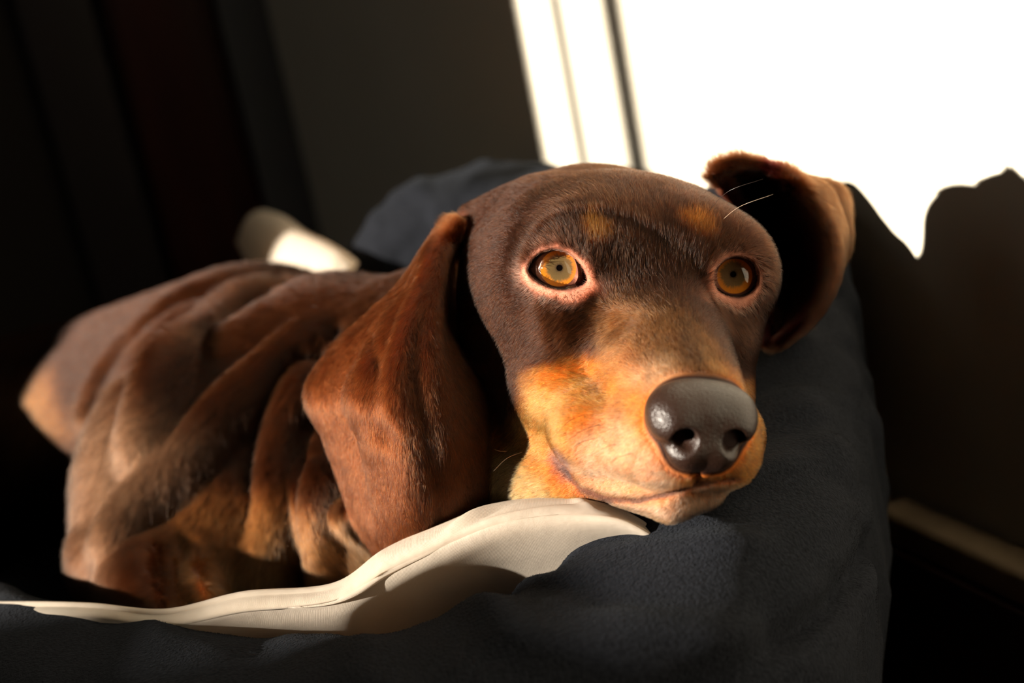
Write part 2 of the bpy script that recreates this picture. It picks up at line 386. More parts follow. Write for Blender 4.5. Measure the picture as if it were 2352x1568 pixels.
def vnoise(P, f, seed=0):                # smooth value noise in -1..1
    q = P * f + seed * 17.3; i = np.floor(q).astype(np.int64); t = q - i; t = t * t * (3 - 2 * t); out = np.zeros(len(P))
    for c in range(8):
        o = np.array([c & 1, c >> 1 & 1, c >> 2 & 1]); k = i + o
        h = (k[:, 0] * 73856093 ^ k[:, 1] * 19349663 ^ k[:, 2] * 83492791 ^ (seed * 2654435761)) & 0x7fffffff
        h = ((h * 1103515245 + 12345) >> 8 & 0xffff) / 32767.5 - 1
        out += h * np.prod(np.where(o, t, 1 - t), axis=1)
    return out
class Prim:
    def __init__(s, kind, k, sub=False, **a): s.kind, s.k, s.sub, s.a = kind, k, sub, a; s.bound()
    def bound(s):
        a = s.a
        if s.kind == 'rc':
            rr = np.array([[a['r1']] * 3, [a['r2']] * 3]); P = np.array([a['p1'], a['p2']])
        else:
            rr = np.array([[max(a['rad'])] * 3]); P = np.array([a['c']])
        m = s.k + .006
        s.lo, s.hi = (P - rr).min(0) - m, (P + rr).max(0) + m
    def d(s, X, Y, Z):
        a = s.a
        if s.kind == 'el':
            x, y, z = X - a['c'][0], Y - a['c'][1], Z - a['c'][2]; Rm = a['rot']; r = a['rad']
            q = [(Rm[i][0] * x + Rm[i][1] * y + Rm[i][2] * z) for i in range(3)]
            k0 = np.sqrt(sum((q[i] / r[i]) ** 2 for i in range(3))); k1 = np.sqrt(sum((q[i] / r[i] ** 2) ** 2 for i in range(3))) + 1e-9
            return k0 * (k0 - 1) / k1
        p1, p2, r1, r2 = a['p1'], a['p2'], a['r1'], a['r2']
        ba = p2 - p1; l2 = ba @ ba
        x, y, z = X - p1[0], Y - p1[1], Z - p1[2]
        t = np.clip((x * ba[0] + y * ba[1] + z * ba[2]) / l2, 0, 1)
        return np.sqrt((x - t * ba[0]) ** 2 + (y - t * ba[1]) ** 2 + (z - t * ba[2]) ** 2) - (r1 + (r2 - r1) * t)
I3 = np.eye(3)
def el(c, rad, k=.008, rot=I3, sub=False): return Prim('el', k, sub, c=np.array(c, float), rad=np.array(rad, float), rot=rot)
def rc(p1, r1, p2, r2, k=.008, sub=False): return Prim('rc', k, sub, p1=np.array(p1, float), p2=np.array(p2, float), r1=r1, r2=r2)
def hel(r, f, u, a, b, c, k=.6, sub=False): return el(H(r, f, u), (a * .01, b * .01, c * .01), k * .01, HM, sub)
def hrc(p, r1, q, r2, k=.6, sub=False): return rc(H(*p), r1 * .01, H(*q), r2 * .01, k * .01, sub)
def chain(pts, k=.006, sub=False):      # (px,py,depth,radius px) polyline
    P = [(pc(a, b, d), r * d / FPX) for a, b, d, r in pts]
    return [rc(P[i][0], P[i][1], P[i + 1][0], P[i + 1][1], k, sub) for i in range(len(P) - 1)]
def smin(a, b, k):
    h = np.maximum(k - np.abs(a - b), 0) / k
    return np.minimum(a, b) - h * h * k * .25
def apply(A, p, X, Y, Z):
    d = p.d(X, Y, Z)
    return -smin(-A, d, p.k) if p.sub else smin(A, d, p.k)
EYE_R_M = .0112
EYE_L = np.array([(1211,617),(1216,604),(1226,591),(1244,578),(1262,573),(1277,571),(1295,574),(1310,581),(1324,594),(1337,612),(1346,631),(1349,644),(1343,653),(1325,660),(1303,664.5),(1283,665.5),(1262,661),(1243,653),(1226,641),(1215,629)], float)
EYE_R = np.array([(1637.5,640),(1640,624),(1649,609),(1662,597),(1678,589.5),(1694,588),(1712,591),(1727,599),(1737,612),(1741,628),(1741,645),(1736,660),(1726,672),(1712,680),(1698,683.5),(1682,682.5),(1665,678),(1650,669),(1640,656)], float)
UPPER = [
    hel(-.12, -4.3, -.80, 5.0, 5.2, 2.9, .1),
    hel(0, -1.2, .50, 3.3, 2.7, 1.5, 2.4),
    hel(-.1, -2.7, -.35, 4.6, 3.5, 2.55, 1.8),
    hel(0, -7.4, -.6, 3.4, 3, 2.4, 1.5),
    hrc((0, .2, -1.9), 2.75, (0, 6.9, -3.05), 1.9, 1.4),
    hrc((0, .3, -.75), 1.2, (0, 7.0, -2.25), 1.2, .8),
]
for s_ in (-1, 1):
    UPPER += [
        hrc((s_ * 1.15, 6.9, -3.85), 1.15, (s_ * (2.15 if s_ > 0 else 2.5), 4.2, -4.5), 1.2, .8),
        hrc((s_ * (2.15 if s_ > 0 else 2.5), 4.2, -4.5), 1.2, (s_ * (2.3 if s_ > 0 else 2.7), .8, -4.3), 1.5, .8),
        hel(3.25 if s_ > 0 else -3.75, -4.0, -2.6, 2.1, 3.8, 3.0, 1.6),
        hrc((3.0 if s_ > 0 else -3.3, -3.2, -4.6), 2.1, (s_ * 2.5, .6, -4.3), 1.6, 1.4),
        hel(s_ * 2.9, -.6, -1.9, 1.5, 2.6, 1.6, 1.2),
        hel(s_ * 2.3, -.1, .95, 1.4, 1.1, .9, 1.9),
        hrc((s_ * 3.0, -5.5, .4), 1.2, (s_ * 4.8, -7.0, -.6), 1.0, 1.2),
    ]
UPPER += [el(HE_L, (.0138,) * 3, .011), el(HE_R, (.0138,) * 3, .011)]
JAW = [
    hrc((-.45, 6.95, -5.5), .75, (-2.0, 4.2, -5.75), 1.05, .4),
    hrc((.75, 6.8, -5.1), .72, (1.4, 3.8, -5.3), 1.0, .4),
    hrc((0, 6.7, -5.2), .9, (0, 2.5, -5.4), 1.9, .5),
    hrc((0, 2.5, -5.3), 1.9, (0, -4, -5.0), 3.0, .8),
]
BODY = [
    rc(pc(600, 960, .79), .083, pc(150, 1060, 1.08), .095, .02),
    rc(pc(150, 1060, 1.05), .093, pc(-150, 1080, 1.17), .080, .02),
    el(pc(455, 1150, .70), (.05, .055, .06), .03),
    rc(pc(760, 820, .68), .032, pc(450, 1080, .67), .045, .02),
    rc(pc(480, 1060, .67), .04, pc(300, 1290, .635), .021, .04),
    rc(pc(295, 1290, .63), .02, pc(420, 1420, .56), .016, .01),
    el(pc(660, 1180, .66), (.045, .05, .05), .03),
    el(pc(610, 1290, .64), (.045, .038, .040), .04),
    rc(pc(800, 950, .68), .055, pc(1300, 780, .60), .045, .03),
    rc(pc(1105, 715, .66), .022, pc(1130, 980, .60), .030, .02),
    rc(pc(1180, 1095, .540), .019, pc(1330, 1115, .514), .017, .012),
    rc(pc(1250, 1010, .55), .03, pc(900, 1150, .60), .04, .02),
]
DETAIL = []
EARS = []
# left ear: rows from the root to the tip, columns from the back edge to the front edge
earL = [
    [(1030, 515, .565), (1038, 508, .560), (1050, 506, .556), (1062, 512, .556), (1075, 525, .565), (1090, 535, 0.575)],
    [(985, 575, .560), (995, 570, .545), (1008, 568, .538), (1020, 575, .540), (1030, 590, .555), (1050, 605, 0.585)],
    [(925, 660, .560), (950, 660, .540), (975, 660, .528), (995, 662, .528), (1012, 668, .545), (1036, 680, 0.58)],
    [(850, 730, .560), (900, 730, .535), (945, 735, .520), (985, 740, .520), (1012, 742, .538), (1036, 748, 0.572)],
    [(770, 805, .565), (845, 815, .530), (920, 820, .512), (985, 820, .512), (1036, 812, .530), (1052, 815, 0.56)],
    [(712, 900, .570), (800, 910, .528), (905, 910, .506), (1000, 900, .508), (1090, 900, .528), (1098, 902, 0.545)],
    [(750, 995, .565), (830, 1000, .525), (925, 1005, .503), (1020, 990, .506), (1106, 985, .525), (1112, 985, 0.542)],
    [(785, 1090, .560), (860, 1095, .523), (940, 1090, .505), (1030, 1075, .507), (1113, 1060, .524), (1117, 1062, 0.54)],
    [(825, 1195, .555), (880, 1180, .525), (950, 1165, .509), (1030, 1140, .511), (1108, 1125, .524), (1112, 1128, 0.54)],
    [(868, 1262, .550), (905, 1250, .530), (960, 1230, .518), (1030, 1195, .518), (1085, 1172, .526), (1092, 1174, 0.54)],
    [(885, 1268, .548), (915, 1256, .536), (965, 1236, .526), (1025, 1203, .526), (1070, 1182, .530), (1076, 1184, 0.54)],
]
# right ear: rows from top to bottom, columns: attachment, bowl, bowl, rim, folded back tip
earR = [
    [(1630, 400, .560), (1660, 380, .560), (1700, 372, .560), (1740, 376, .562), (1760, 390, .570), (1780, 400, .580)],
    [(1660, 430, .575), (1700, 420, .590), (1750, 405, .585), (1800, 400, .562), (1830, 412, .575), (1850, 420, .590)],
    [(1700, 480, .585), (1745, 480, .612), (1800, 470, .605), (1850, 458, .562), (1890, 440, .578), (1925, 440, .600)],
    [(1735, 540, .590), (1780, 550, .622), (1840, 545, .612), (1890, 530, .560), (1925, 510, .578), (1940, 505, .605)],
    [(1755, 610, .590), (1800, 625, .622), (1855, 625, .610), (1905, 605, .557), (1928, 570, .580), (1938, 560, .610)],
    [(1762, 680, .585), (1800, 690, .610), (1850, 690, .596), (1893, 672, .556), (1912, 630, .585), (1920, 600, .612)],
    [(1765, 740, .580), (1790, 745, .592), (1820, 740, .584), (1850, 735, .560), (1880, 700, .590), (1895, 660, .612)],
    [(1765, 790, .575), (1775, 790, .580), (1788, 785, .575), (1800, 780, .568), (1830, 750, .590), (1850, 720, .610)],
]
def ear(ctrl, nu, nv, th, k, flip, folds=()):
    G = surf([[pc(*p) for p in r] for r in ctrl], nu, nv)
    n = np.cross(np.gradient(G, axis=0), np.gradient(G, axis=1)); n /= np.linalg.norm(n, axis=2, keepdims=True) + 1e-12
    if n[..., 2].mean() > 0: n = -n                # towards the viewer's side of the ear
    U, W = np.meshgrid(np.linspace(0, 1, nu), np.linspace(0, 1, nv), indexing='ij'); h = np.zeros((nu, nv))
    for (ua, va, ub, vb, wd, am) in folds:         # ridge or valley from (ua,va) to (ub,vb)
        t = np.clip(((U - ua) * (ub - ua) + (W - va) * (vb - va)) / ((ub - ua) ** 2 + (vb - va) ** 2), 0, 1)
        d = np.hypot(U - ua - t * (ub - ua), W - va - t * (vb - va)); h += am * np.exp(-(d / wd) ** 2) * (.35 + .65 * np.sin(np.pi * np.clip(t, .08, .92)))
    G = G + n * h[..., None]
    V, F = thick_sheet(G, th)
    if flip: F = [f[::-1] for f in F]
    EARS.append((V, F, k)); return G
GEL = ear(earL, 200, 120, .0036, .004, False, [(.40, .17, .75, .14, .045, -.0042), (.38, .08, .62, .05, .035, .0022), (.30, .26, .60, .27, .05, .0024), (.12, .50, .72, .50, .035, -.0026), (.15, .40, .70, .41, .04, .0020), (.18, .62, .62, .60, .05, .0020), (.33, .20, .44, .34, .02, -.0015), (.55, .28, .60, .42, .03, -.0014), (.70, .55, .92, .52, .04, -.0014)])
GER = ear(earR, 160, 120, .0036, .004, False, [(.1, .85, .8, .85, .04, -.0022)])

# creases and skin folds: strokes laid on the surface found so far: (sign, blend, [(x, y, radius, depth offset in mm)])
STROKES = [
    (-1, .008, [(792, 752, 7, -.5), (700, 778, 12, -1), (587, 820, 16, -1.5), (499, 909, 18, -2), (411, 995, 14, -1.5), (364, 1067, 8, 0)]),
    (+1, .012, [(775, 772, 14, 3.5), (690, 820, 22, 5), (587, 909, 30, 6.5), (500, 1000, 34, 7), (430, 1080, 34, 7), (340, 1165, 30, 6), (275, 1250, 26, 5.5)]),
    (-1, .008, [(745, 800, 8, -.5), (680, 850, 12, -1), (632, 940, 14, -1.5), (604, 1040, 14, -1.5), (602, 1120, 10, 0)]),
    (+1, .012, [(730, 870, 10, 3), (680, 960, 18, 4.5), (655, 1080, 20, 5), (645, 1200, 18, 4.5), (610, 1300, 18, 4.5), (590, 1400, 18, 4.5)]),
    (-1, .007, [(735, 930, 8, 0), (710, 1010, 12, -1), (700, 1100, 12, -1), (705, 1180, 10, 0)]),
    (+1, .010, [(760, 1080, 10, 3), (745, 1160, 14, 3.5), (750, 1250, 14, 3), (760, 1370, 14, 3)]),
    (-1, .010, [(645, 640, 9, 0), (520, 660, 12, -1), (411, 690, 16, -2), (300, 780, 18, -2), (240, 860, 18, -2), (205, 940, 12, 0)]),
    (+1, .014, [(620, 690, 14, 4.5), (528, 740, 22, 6), (420, 830, 28, 7.5), (380, 932, 28, 7.5), (350, 1050, 22, 6)]),
    (-1, .008, [(415, 1225, 8, 0), (405, 1300, 14, -2), (425, 1390, 14, -2)]),
    (+1, .008, [(790, 1170, 8, 2), (830, 1210, 10, 2.5), (875, 1245, 10, 2.5)]),
    (-1, .004, [(820, 1150, 5, 0), (850, 1190, 6, 0), (880, 1215, 6, 0)]),
    (-1, .004, [(800, 1200, 5, 0), (840, 1250, 6, 0), (870, 1265, 6, 0)]),
    (-1, .0020, [(1288, 1078, 4, 0), (1340, 1124, 4, 0), (1400, 1143, 4, 0), (1470, 1148, 4, 0), (1540, 1132, 4, 0), (1602, 1108, 5, 0), (1640, 1105, 4, 0), (1690, 1098, 4, 0)]),
    (-1, .0015, [(1602, 1108, 4, 0), (1603, 1080, 4, 0)]),
]
S = 6.5 / FPX
gx = np.arange(-420, 2010, 6.5, dtype=np.float32); gy = np.arange(300, 1640, 6.5, dtype=np.float32)
ND = int(math.log(1.22 / .395) / S) + 1
gz = (.395 * np.exp(np.arange(ND) * S)).astype(np.float32)
TX = ((gx - 1176) / FPX).astype(np.float32)[:, None, None]; TY = (-(gy - 784) / FPX).astype(np.float32)[None, :, None]
GZ = gz[None, None, :]
FAR = .08
def build(prims, A=None):
    if A is None: A = np.full((len(gx), len(gy), ND), FAR, np.float32)
    for p in prims:
        z0, z1 = max(p.lo[2], .39), max(p.hi[2], .4)
        k0, k1 = np.searchsorted(gz, z0), np.searchsorted(gz, z1)
        cx = [p.lo[0] / z0, p.lo[0] / z1, p.hi[0] / z0, p.hi[0] / z1]; cy = [p.lo[1] / z0, p.lo[1] / z1, p.hi[1] / z0, p.hi[1] / z1]
        i0, i1 = np.searchsorted(gx, min(cx) * FPX + 1176), np.searchsorted(gx, max(cx) * FPX + 1176)
        j0, j1 = np.searchsorted(gy, 784 - max(cy) * FPX), np.searchsorted(gy, 784 - min(cy) * FPX)
        if i1 <= i0 or j1 <= j0 or k1 <= k0: continue
        z = GZ[:, :, k0:k1]; s = (slice(i0, i1), slice(j0, j1), slice(k0, k1))
        A[s] = apply(A[s], p, TX[i0:i1] * z, TY[:, j0:j1] * z, z)
    return A
def sheet_sdf(V, F):                    # closed mesh (camera-aligned metres) -> metric distance on the grid
    g = np.stack([(V[:, 0] / V[:, 2] * FPX + 1176 - gx[0]) / 6.5, (784 - V[:, 1] / V[:, 2] * FPX - gy[0]) / 6.5,
                  np.log(V[:, 2] / gz[0]) / S], 1)
    q = np.array(F)
    # the warp mirrors y: flip the winding so that the inside stays inside
    gr = openvdb.FloatGrid.createLevelSetFromPolygons(g.astype(np.float32), quads=q[:, ::-1].astype(np.uint32).copy(),
                                                      transform=openvdb.createLinearTransform(1.0), halfWidth=5.0)
    lo = np.maximum(np.floor(g.min(0)).astype(int) - 6, 0); hi = np.minimum(np.ceil(g.max(0)).astype(int) + 6, [len(gx), len(gy), ND])
    a = np.full(tuple(hi - lo), 5., np.float32); gr.copyToArray(a, ijk=tuple(int(v) for v in lo))
    s = tuple(slice(l, h) for l, h in zip(lo, hi))
    return s, a * (gz[lo[2]:hi[2]] * S)[None, None, :]
def polygon_sd(px, py, P):              # signed distance in pixels to polygon P, negative inside
    d = np.full(px.shape, 1e9); ins = np.zeros(px.shape, bool)
    for (x1, y1), (x2, y2) in zip(P, np.roll(P, -1, 0)):
        ex, ey = x2 - x1, y2 - y1; wx, wy = px - x1, py - y1
        t = np.clip((wx * ex + wy * ey) / (ex * ex + ey * ey), 0, 1)
        d = np.minimum(d, (wx - ex * t) ** 2 + (wy - ey * t) ** 2)
        c = ((y1 <= py) != (y2 <= py)) & (px < (x2 - x1) * (py - y1) / (y2 - y1 + 1e-12) + x1)
        ins ^= c
    return np.where(ins, -1, 1) * np.sqrt(d)
A_up = build(UPPER); A_jaw = build(JAW)
A = smin(A_up, A_jaw, .0035); del A_jaw, A_up
A_body = build(BODY); A = smin(A, A_body, .012); del A_body
def sdepth(px, py):
    c = A[int(round((px - gx[0]) / 6.5)), int(round((py - gy[0]) / 6.5))]
    k = int(np.argmax(c < 0))
    if k == 0: return None
    return float(gz[k - 1] + (gz[k] - gz[k - 1]) * c[k - 1] / (c[k - 1] - c[k]))
for sg, kk, st in STROKES:
    P = []
    Q = catmull(np.array(st, float), len(st) * 6); dd = np.array([sdepth(q[0], q[1]) or np.nan for q in Q])
    for _ in range(10):
        dm = np.array([np.nanmean(dd[max(0, i - 1):i + 2]) if not np.isnan(dd[i]) else np.nan for i in range(len(dd))]); dd = dm
    for q, d in zip(Q, dd):
        if np.isnan(d): continue
        P.append((pc(q[0], q[1], d + q[3] * .001), q[2] * d / FPX))
    A = build([rc(P[i][0], P[i][1], P[i + 1][0], P[i + 1][1], kk, sg < 0) for i in range(len(P) - 1)
               if abs(P[i][0][2] - P[i + 1][0][2]) < .03], A)
A = build(DETAIL, A)
for V, F, k in EARS:
    s, a = sheet_sdf(V, F)
    A[s] = smin(A[s], a, k)
for Cc, P in ((HE_L, EYE_L), (HE_R, EYE_R)):
    i0, i1 = np.searchsorted(gx, P[:, 0].min() - 30), np.searchsorted(gx, P[:, 0].max() + 30)
    j0, j1 = np.searchsorted(gy, P[:, 1].min() - 30), np.searchsorted(gy, P[:, 1].max() + 30)
    k1 = np.searchsorted(gz, Cc[2] + .004)
    d2 = polygon_sd(*np.meshgrid(gx[i0:i1], gy[j0:j1], indexing='ij'), P)[:, :, None] * GZ[:, :, :k1] / FPX
    s = (slice(i0, i1), slice(j0, j1), slice(0, k1))
    A[s] = -smin(-A[s], d2.astype(np.float32), .0015)
gr = openvdb.FloatGrid(.03); gr.background = FAR
gr.copyFromArray(A, tolerance=0.0)
pts, quads = gr.convertToQuads(isovalue=0.0)
del A, gr
zz = gz[0] * np.exp(pts[:, 2] * S)
DV = np.stack([(gx[0] + pts[:, 0] * 6.5 - 1176) / FPX * zz, -(gy[0] + pts[:, 1] * 6.5 - 784) / FPX * zz, zz], 1).astype(float)
DF = quads[:, ::-1]
print('dog', len(DV), len(DF), round(time.time() - T0, 1))
def smooth(V, F, it, msk=None):                    # Taubin smoothing
    e = np.concatenate([F[:, [0, 1]], F[:, [1, 2]], F[:, [2, 3]], F[:, [3, 0]]]); e = np.concatenate([e, e[:, ::-1]])
    deg = np.bincount(e[:, 0], minlength=len(V)).astype(float)[:, None]
    for i in range(it * 2):
        L = np.stack([np.bincount(e[:, 0], V[e[:, 1], k], len(V)) for k in range(3)], 1) / deg - V
        if msk is not None: L = L * msk
        V = V + L * (.55 if i % 2 == 0 else -.53)
    return V
def near_v(G, m):
    g = G[::3, ::3].reshape(-1, 3); out = np.full(len(DV), 1.0)
    lo, hi = g.min(0) - m, g.max(0) + m
    ix = np.nonzero(((DV > lo) & (DV < hi)).all(1))[0]
    for s in range(0, len(ix), 20000):
        j = ix[s:s + 20000]; out[j] = np.sqrt(((DV[j][:, None] - g[None]) ** 2).sum(2).min(1))
    return out
_e = np.minimum(near_v(GEL, .006), near_v(GER, .006)); _m = np.maximum((_e < .0048).astype(float), (DV[:, 2] > .60) * 1.0)[:, None]
DV = smooth(DV, DF, 6); DV = smooth(DV, DF, 26, _m)
def vnormals(V, F):
    a, b, c, d = (V[F[:, i]] for i in range(4))
    fn = np.cross(c - a, d - b); n = np.zeros_like(V)
    for i in range(4): 
        for k in range(3): n[:, k] += np.bincount(F[:, i], fn[:, k], len(V))
    return n / (np.linalg.norm(n, axis=1, keepdims=True) + 1e-12), np.linalg.norm(fn, axis=1) / 2
DN, FA = vnormals(DV, DF)
if (DN * (DV - DV.mean(0))).sum() < 0: DN = -DN
PX = DV[:, 0] / DV[:, 2] * FPX + 1176; PY = 784 - DV[:, 1] / DV[:, 2] * FPX; PZ = DV[:, 2]

# ---- coat markings: soft regions (polygon, depth range, softness px, colour, strength), fur colour, with a little painted light
def sm(x): x = np.clip(x, 0, 1); return x * x * (3 - 2 * x)
def wob(s, a):                           # a ragged edge to the markings
    return a * (np.sin(DV[:, 0] * s + 2 * np.sin(DV[:, 1] * s * .8)) * np.sin(DV[:, 1] * s * 1.1 + 1.7 * np.sin(DV[:, 2] * s)) )
EDGE = vnoise(DV, 130, 1) * 9 + vnoise(DV, 420, 2) * 7
DARK = np.array([.024, .0072, .0024]); TAN = np.array([.36, .095, .015]); PINK = np.array([.56, .23, .15]); MID = np.array([.17, .085, .038])
EARC = np.array([.085, .020, .0055]); BLK = np.array([.012, .006, .004])
C = np.tile(DARK, (len(DV), 1)); LEN = np.ones(len(DV)); DEN = np.ones(len(DV))
def paint(poly, z0, z1, soft, colr, s=1.0, length=None, dens=None):
    P = np.array(poly, float); lo = P.min(0) - soft * 2; hi = P.max(0) + soft * 2
    ix = np.nonzero((PX > lo[0]) & (PX < hi[0]) & (PY > lo[1]) & (PY < hi[1]) & (PZ > z0) & (PZ < z1))[0]
    if not len(ix): return
    d = polygon_sd(PX[ix], PY[ix], P) + EDGE[ix] * min(1, soft / 14)
    wgt = sm(.5 - d / (2 * soft))[:, None] * s
    C[ix] = C[ix] * (1 - wgt) + np.array(colr) * wgt
    if length is not None: LEN[ix] = LEN[ix] * (1 - wgt[:, 0]) + length * wgt[:, 0]
    if dens is not None: DEN[ix] = DEN[ix] * (1 - wgt[:, 0]) + dens * wgt[:, 0]
def oval(cx, cy, rx, ry, a=0, n=20):
    t = np.linspace(0, 2 * np.pi, n, endpoint=False); a = math.radians(a)
    return [(cx + rx * math.cos(q) * math.cos(a) - ry * math.sin(q) * math.sin(a), cy + rx * math.cos(q) * math.sin(a) + ry * math.sin(q) * math.cos(a)) for q in t]
LEN *= np.where(PX < 1000, 1.5, 1.0)
# body and chest
paint([(380, 1190), (470, 1120), (620, 1130), (720, 1180), (900, 1180), (1000, 1330), (800, 1420), (420, 1420)], .5, .8, 70, (.17, .055, .016), .8)
paint([(520, 1290), (640, 1270), (720, 1330), (620, 1400), (500, 1390)], .5, .8, 40, (.36, .14, .05), .8)
paint([(780, 1130), (830, 1130), (900, 1240), (880, 1290), (800, 1290)], .5, .8, 40, (.30, .13, .06), .8)
paint([(200, 960), (330, 900), (480, 1000), (330, 1180), (230, 1300), (190, 1200)], .5, .95, 80, (.13, .062, .034), .8)  # lighter brown puts the sunlit shine of the shoulder into the coat
paint([(-50, 900), (120, 860), (160, 980), (40, 1130), (-60, 1130)], .6, 1.2, 50, (.20, .075, .025), .8)
# cheeks, throat
paint([(1070, 800), (1110, 830), (1120, 900), (1160, 990), (1210, 1040), (1150, 1060), (1080, 950)], .4, .62, 22, TAN, .85)
paint([(1120, 1060), (1180, 1030), (1290, 1050), (1340, 1110), (1400, 1180), (1100, 1220)], .4, .70, 18, (.48, .20, .06), 1)
# muzzle
MZ = [(1205, 905), (1232, 852), (1290, 832), (1370, 815), (1440, 800), (1520, 850), (1660, 850), (1720, 880), (1790, 1000), (1780, 1120), (1600, 1240), (1350, 1200), (1240, 1080), (1195, 1000)]
paint(MZ, .38, .56, 24, TAN, 1, .7)
paint([(1380, 700), (1450, 690), (1540, 710), (1640, 800), (1700, 900), (1500, 900), (1420, 830)], .4, .56, 38, (.115, .046, .015), .85, .6)
paint([(1180, 960), (1240, 880), (1290, 920), (1300, 1010), (1250, 1060), (1200, 1030)], .4, .56, 30, (.50, .19, .05), .6)
paint([(1330, 1000), (1430, 960), (1480, 1000), (1560, 1090), (1560, 1140), (1400, 1140), (1330, 1100)], .4, .56, 35, (.52, .23, .12), .8, .5)
paint([(1350, 1150), (1480, 1150), (1650, 1110), (1700, 1110), (1600, 1200), (1400, 1190)], .4, .56, 14, (.36, .20, .12), .8, .5)
paint(oval(1590, 810, 22, 55, -20), .4, .56, 22, (.05, .022, .010), .85)
paint(oval(1500, 860, 60, 30, -20), .4, .56, 30, (.40, .20, .10), .5)
for q in ((1395, 850, 20, 60, 30), (1430, 930, 16, 34, 10), (1345, 1000, 12, 30, 40), (1410, 1010, 8, 20, 30), (1460, 1050, 8, 22, 30), (1400, 770, 12, 70, 15)):
    paint(oval(*q), .4, .56, 14, (.16, .06, .02), .55)
paint(oval(1290, 1062, 18, 42, -25), .4, .56, 12, (.10, .06, .055), .85, .4)
paint([(1285, 1075), (1300, 1070), (1345, 1115), (1400, 1136), (1470, 1140), (1540, 1124), (1600, 1100), (1700, 1092), (1700, 1104), (1600, 1116), (1540, 1142), (1470, 1156), (1395, 1154), (1335, 1132)], .4, .56, 4, (.05, .025, .02), .9, .3, .3)
# brows
paint(oval(1368, 535, 26, 34, -10), .4, .56, 20, (.24, .060, .008), .95)
paint(oval(1605, 522, 44, 24, 25), .4, .57, 20, (.20, .05, .007), .9)
# bare pinkish skin round the eyes
for P, bx, by in ((EYE_L, 5, 10), (EYE_R, -4, 8)):
    cc = P.mean(0); Q = (P - cc) * (1.34 if bx > 0 else 1.26) + cc + (bx, by)
    paint(Q, .4, .58, 12, PINK if bx > 0 else PINK * .6, .95, .35, .15)
    Q = (P - cc) * 1.05 + cc
    paint(Q, .4, .58, 4, (.10, .035, .025), .8, .1, 0)
paint(oval(1372, 662, 30, 20, 30), .4, .56, 16, PINK, .45, .6)
paint(oval(1622, 660, 16, 28, 0), .4, .56, 16, PINK * .6, .4, .6)
# ears
def near(G, m):
    g = G[::3, ::3].reshape(-1, 3); out = np.full(len(DV), 1.0)
    lo, hi = g.min(0) - m, g.max(0) + m
    ix = np.nonzero(((DV > lo) & (DV < hi)).all(1))[0]
    for s in range(0, len(ix), 20000):
        j = ix[s:s + 20000]; out[j] = np.sqrt(((DV[j][:, None] - g[None]) ** 2).sum(2).min(1))
    return out
dEL, dER = near(GEL, .007), near(GER, .007)
wl = sm((.0062 - dEL) / .002)[:, None]; C = C * (1 - wl) + EARC * wl; LEN = LEN * (1 - wl[:, 0]) + 1.05 * wl[:, 0]
wr = sm((.0062 - dER) / .002)[:, None]
back = sm((PX - 1850) / 60)[:, None]
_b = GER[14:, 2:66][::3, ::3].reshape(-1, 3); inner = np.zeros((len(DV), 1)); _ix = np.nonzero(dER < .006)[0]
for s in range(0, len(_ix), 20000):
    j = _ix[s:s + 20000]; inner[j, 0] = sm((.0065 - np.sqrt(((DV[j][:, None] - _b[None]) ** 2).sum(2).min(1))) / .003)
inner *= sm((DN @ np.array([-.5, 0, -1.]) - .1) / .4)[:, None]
C = C * (1 - wr) + (np.array([.030, .0035, .003]) * inner + (1 - inner) * np.array([.042, .0115, .0032])) * wr  # dark red-brown inside, reddened in place of light glowing through the ear
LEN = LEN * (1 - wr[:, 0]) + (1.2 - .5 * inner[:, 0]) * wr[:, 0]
ISEAR = np.maximum(wl, wr)[:, 0]
# small irregularity of pigment
C *= (1 + .16 * vnoise(DV, 260, 3) + .12 * vnoise(DV, 800, 4))[:, None]

m_skin = mat('short_coat_skin', (.1, .05, .03), .6, .08)
at_ = node(m_skin, 'ShaderNodeAttribute', attribute_name='coat'); link(m_skin, at_, 'Color', bsdf(m_skin), 'Base Color')
noise_bump(m_skin, 900, .3, .0006)
dog = obj('dog', c2w(DV), DF, m_skin)
tag(dog, 'dark brown and tan short-haired dog lying in the bed, chin on the rim', 'dog')
ca = dog.data.color_attributes.new('coat', 'FLOAT_COLOR', 'POINT')
ca.data.foreach_set('color', np.concatenate([C, np.ones((len(C), 1))], 1).astype(np.float32).ravel())
print('coat', round(time.time() - T0, 1))
# ---- eyes
def ray_sphere(px, py, c, r):
    d = pc(px, py, 1.0); d = d / np.linalg.norm(d); b = d @ c; disc = b * b - (c @ c - r * r)
    return d * (b - math.sqrt(max(disc, 0)))
m_sclera = mat('eye_white_dark', (.035, .014, .009), .25, .5, Coat_Weight=.6, Coat_Roughness=.05)
noise_color(m_sclera, (.020, .008, .006), (.05, .02, .014), 300)
m_iris = mat('amber_iris', (.4, .2, .05), .5, .3)
tc = node(m_iris, 'ShaderNodeTexCoord'); sx = node(m_iris, 'ShaderNodeSeparateXYZ'); link(m_iris, tc, 'UV', sx, 0)
rp = node(m_iris, 'ShaderNodeValToRGB'); e = rp.color_ramp.elements
e[0].position = 0; e[0].color = (.05, .028, .012, 1); e[1].position = 1; e[1].color = (.10, .025, .004, 1)
for p_, c_ in ((.10, (.13, .085, .032)), (.42, (.17, .110, .038)), (.60, (.70, .24, .015)), (.86, (.85, .30, .010)), (.95, (.35, .11, .008))):
    q = e.new(p_); q.color = (*c_, 1)
nz = node(m_iris, 'ShaderNodeTexNoise', Scale=1.0, Detail=4); mp = node(m_iris, 'ShaderNodeMapping'); mp.inputs['Scale'].default_value = (3.2, 46, 1)
link(m_iris, tc, 'UV', mp, 0); link(m_iris, mp, 0, nz, 'Vector')
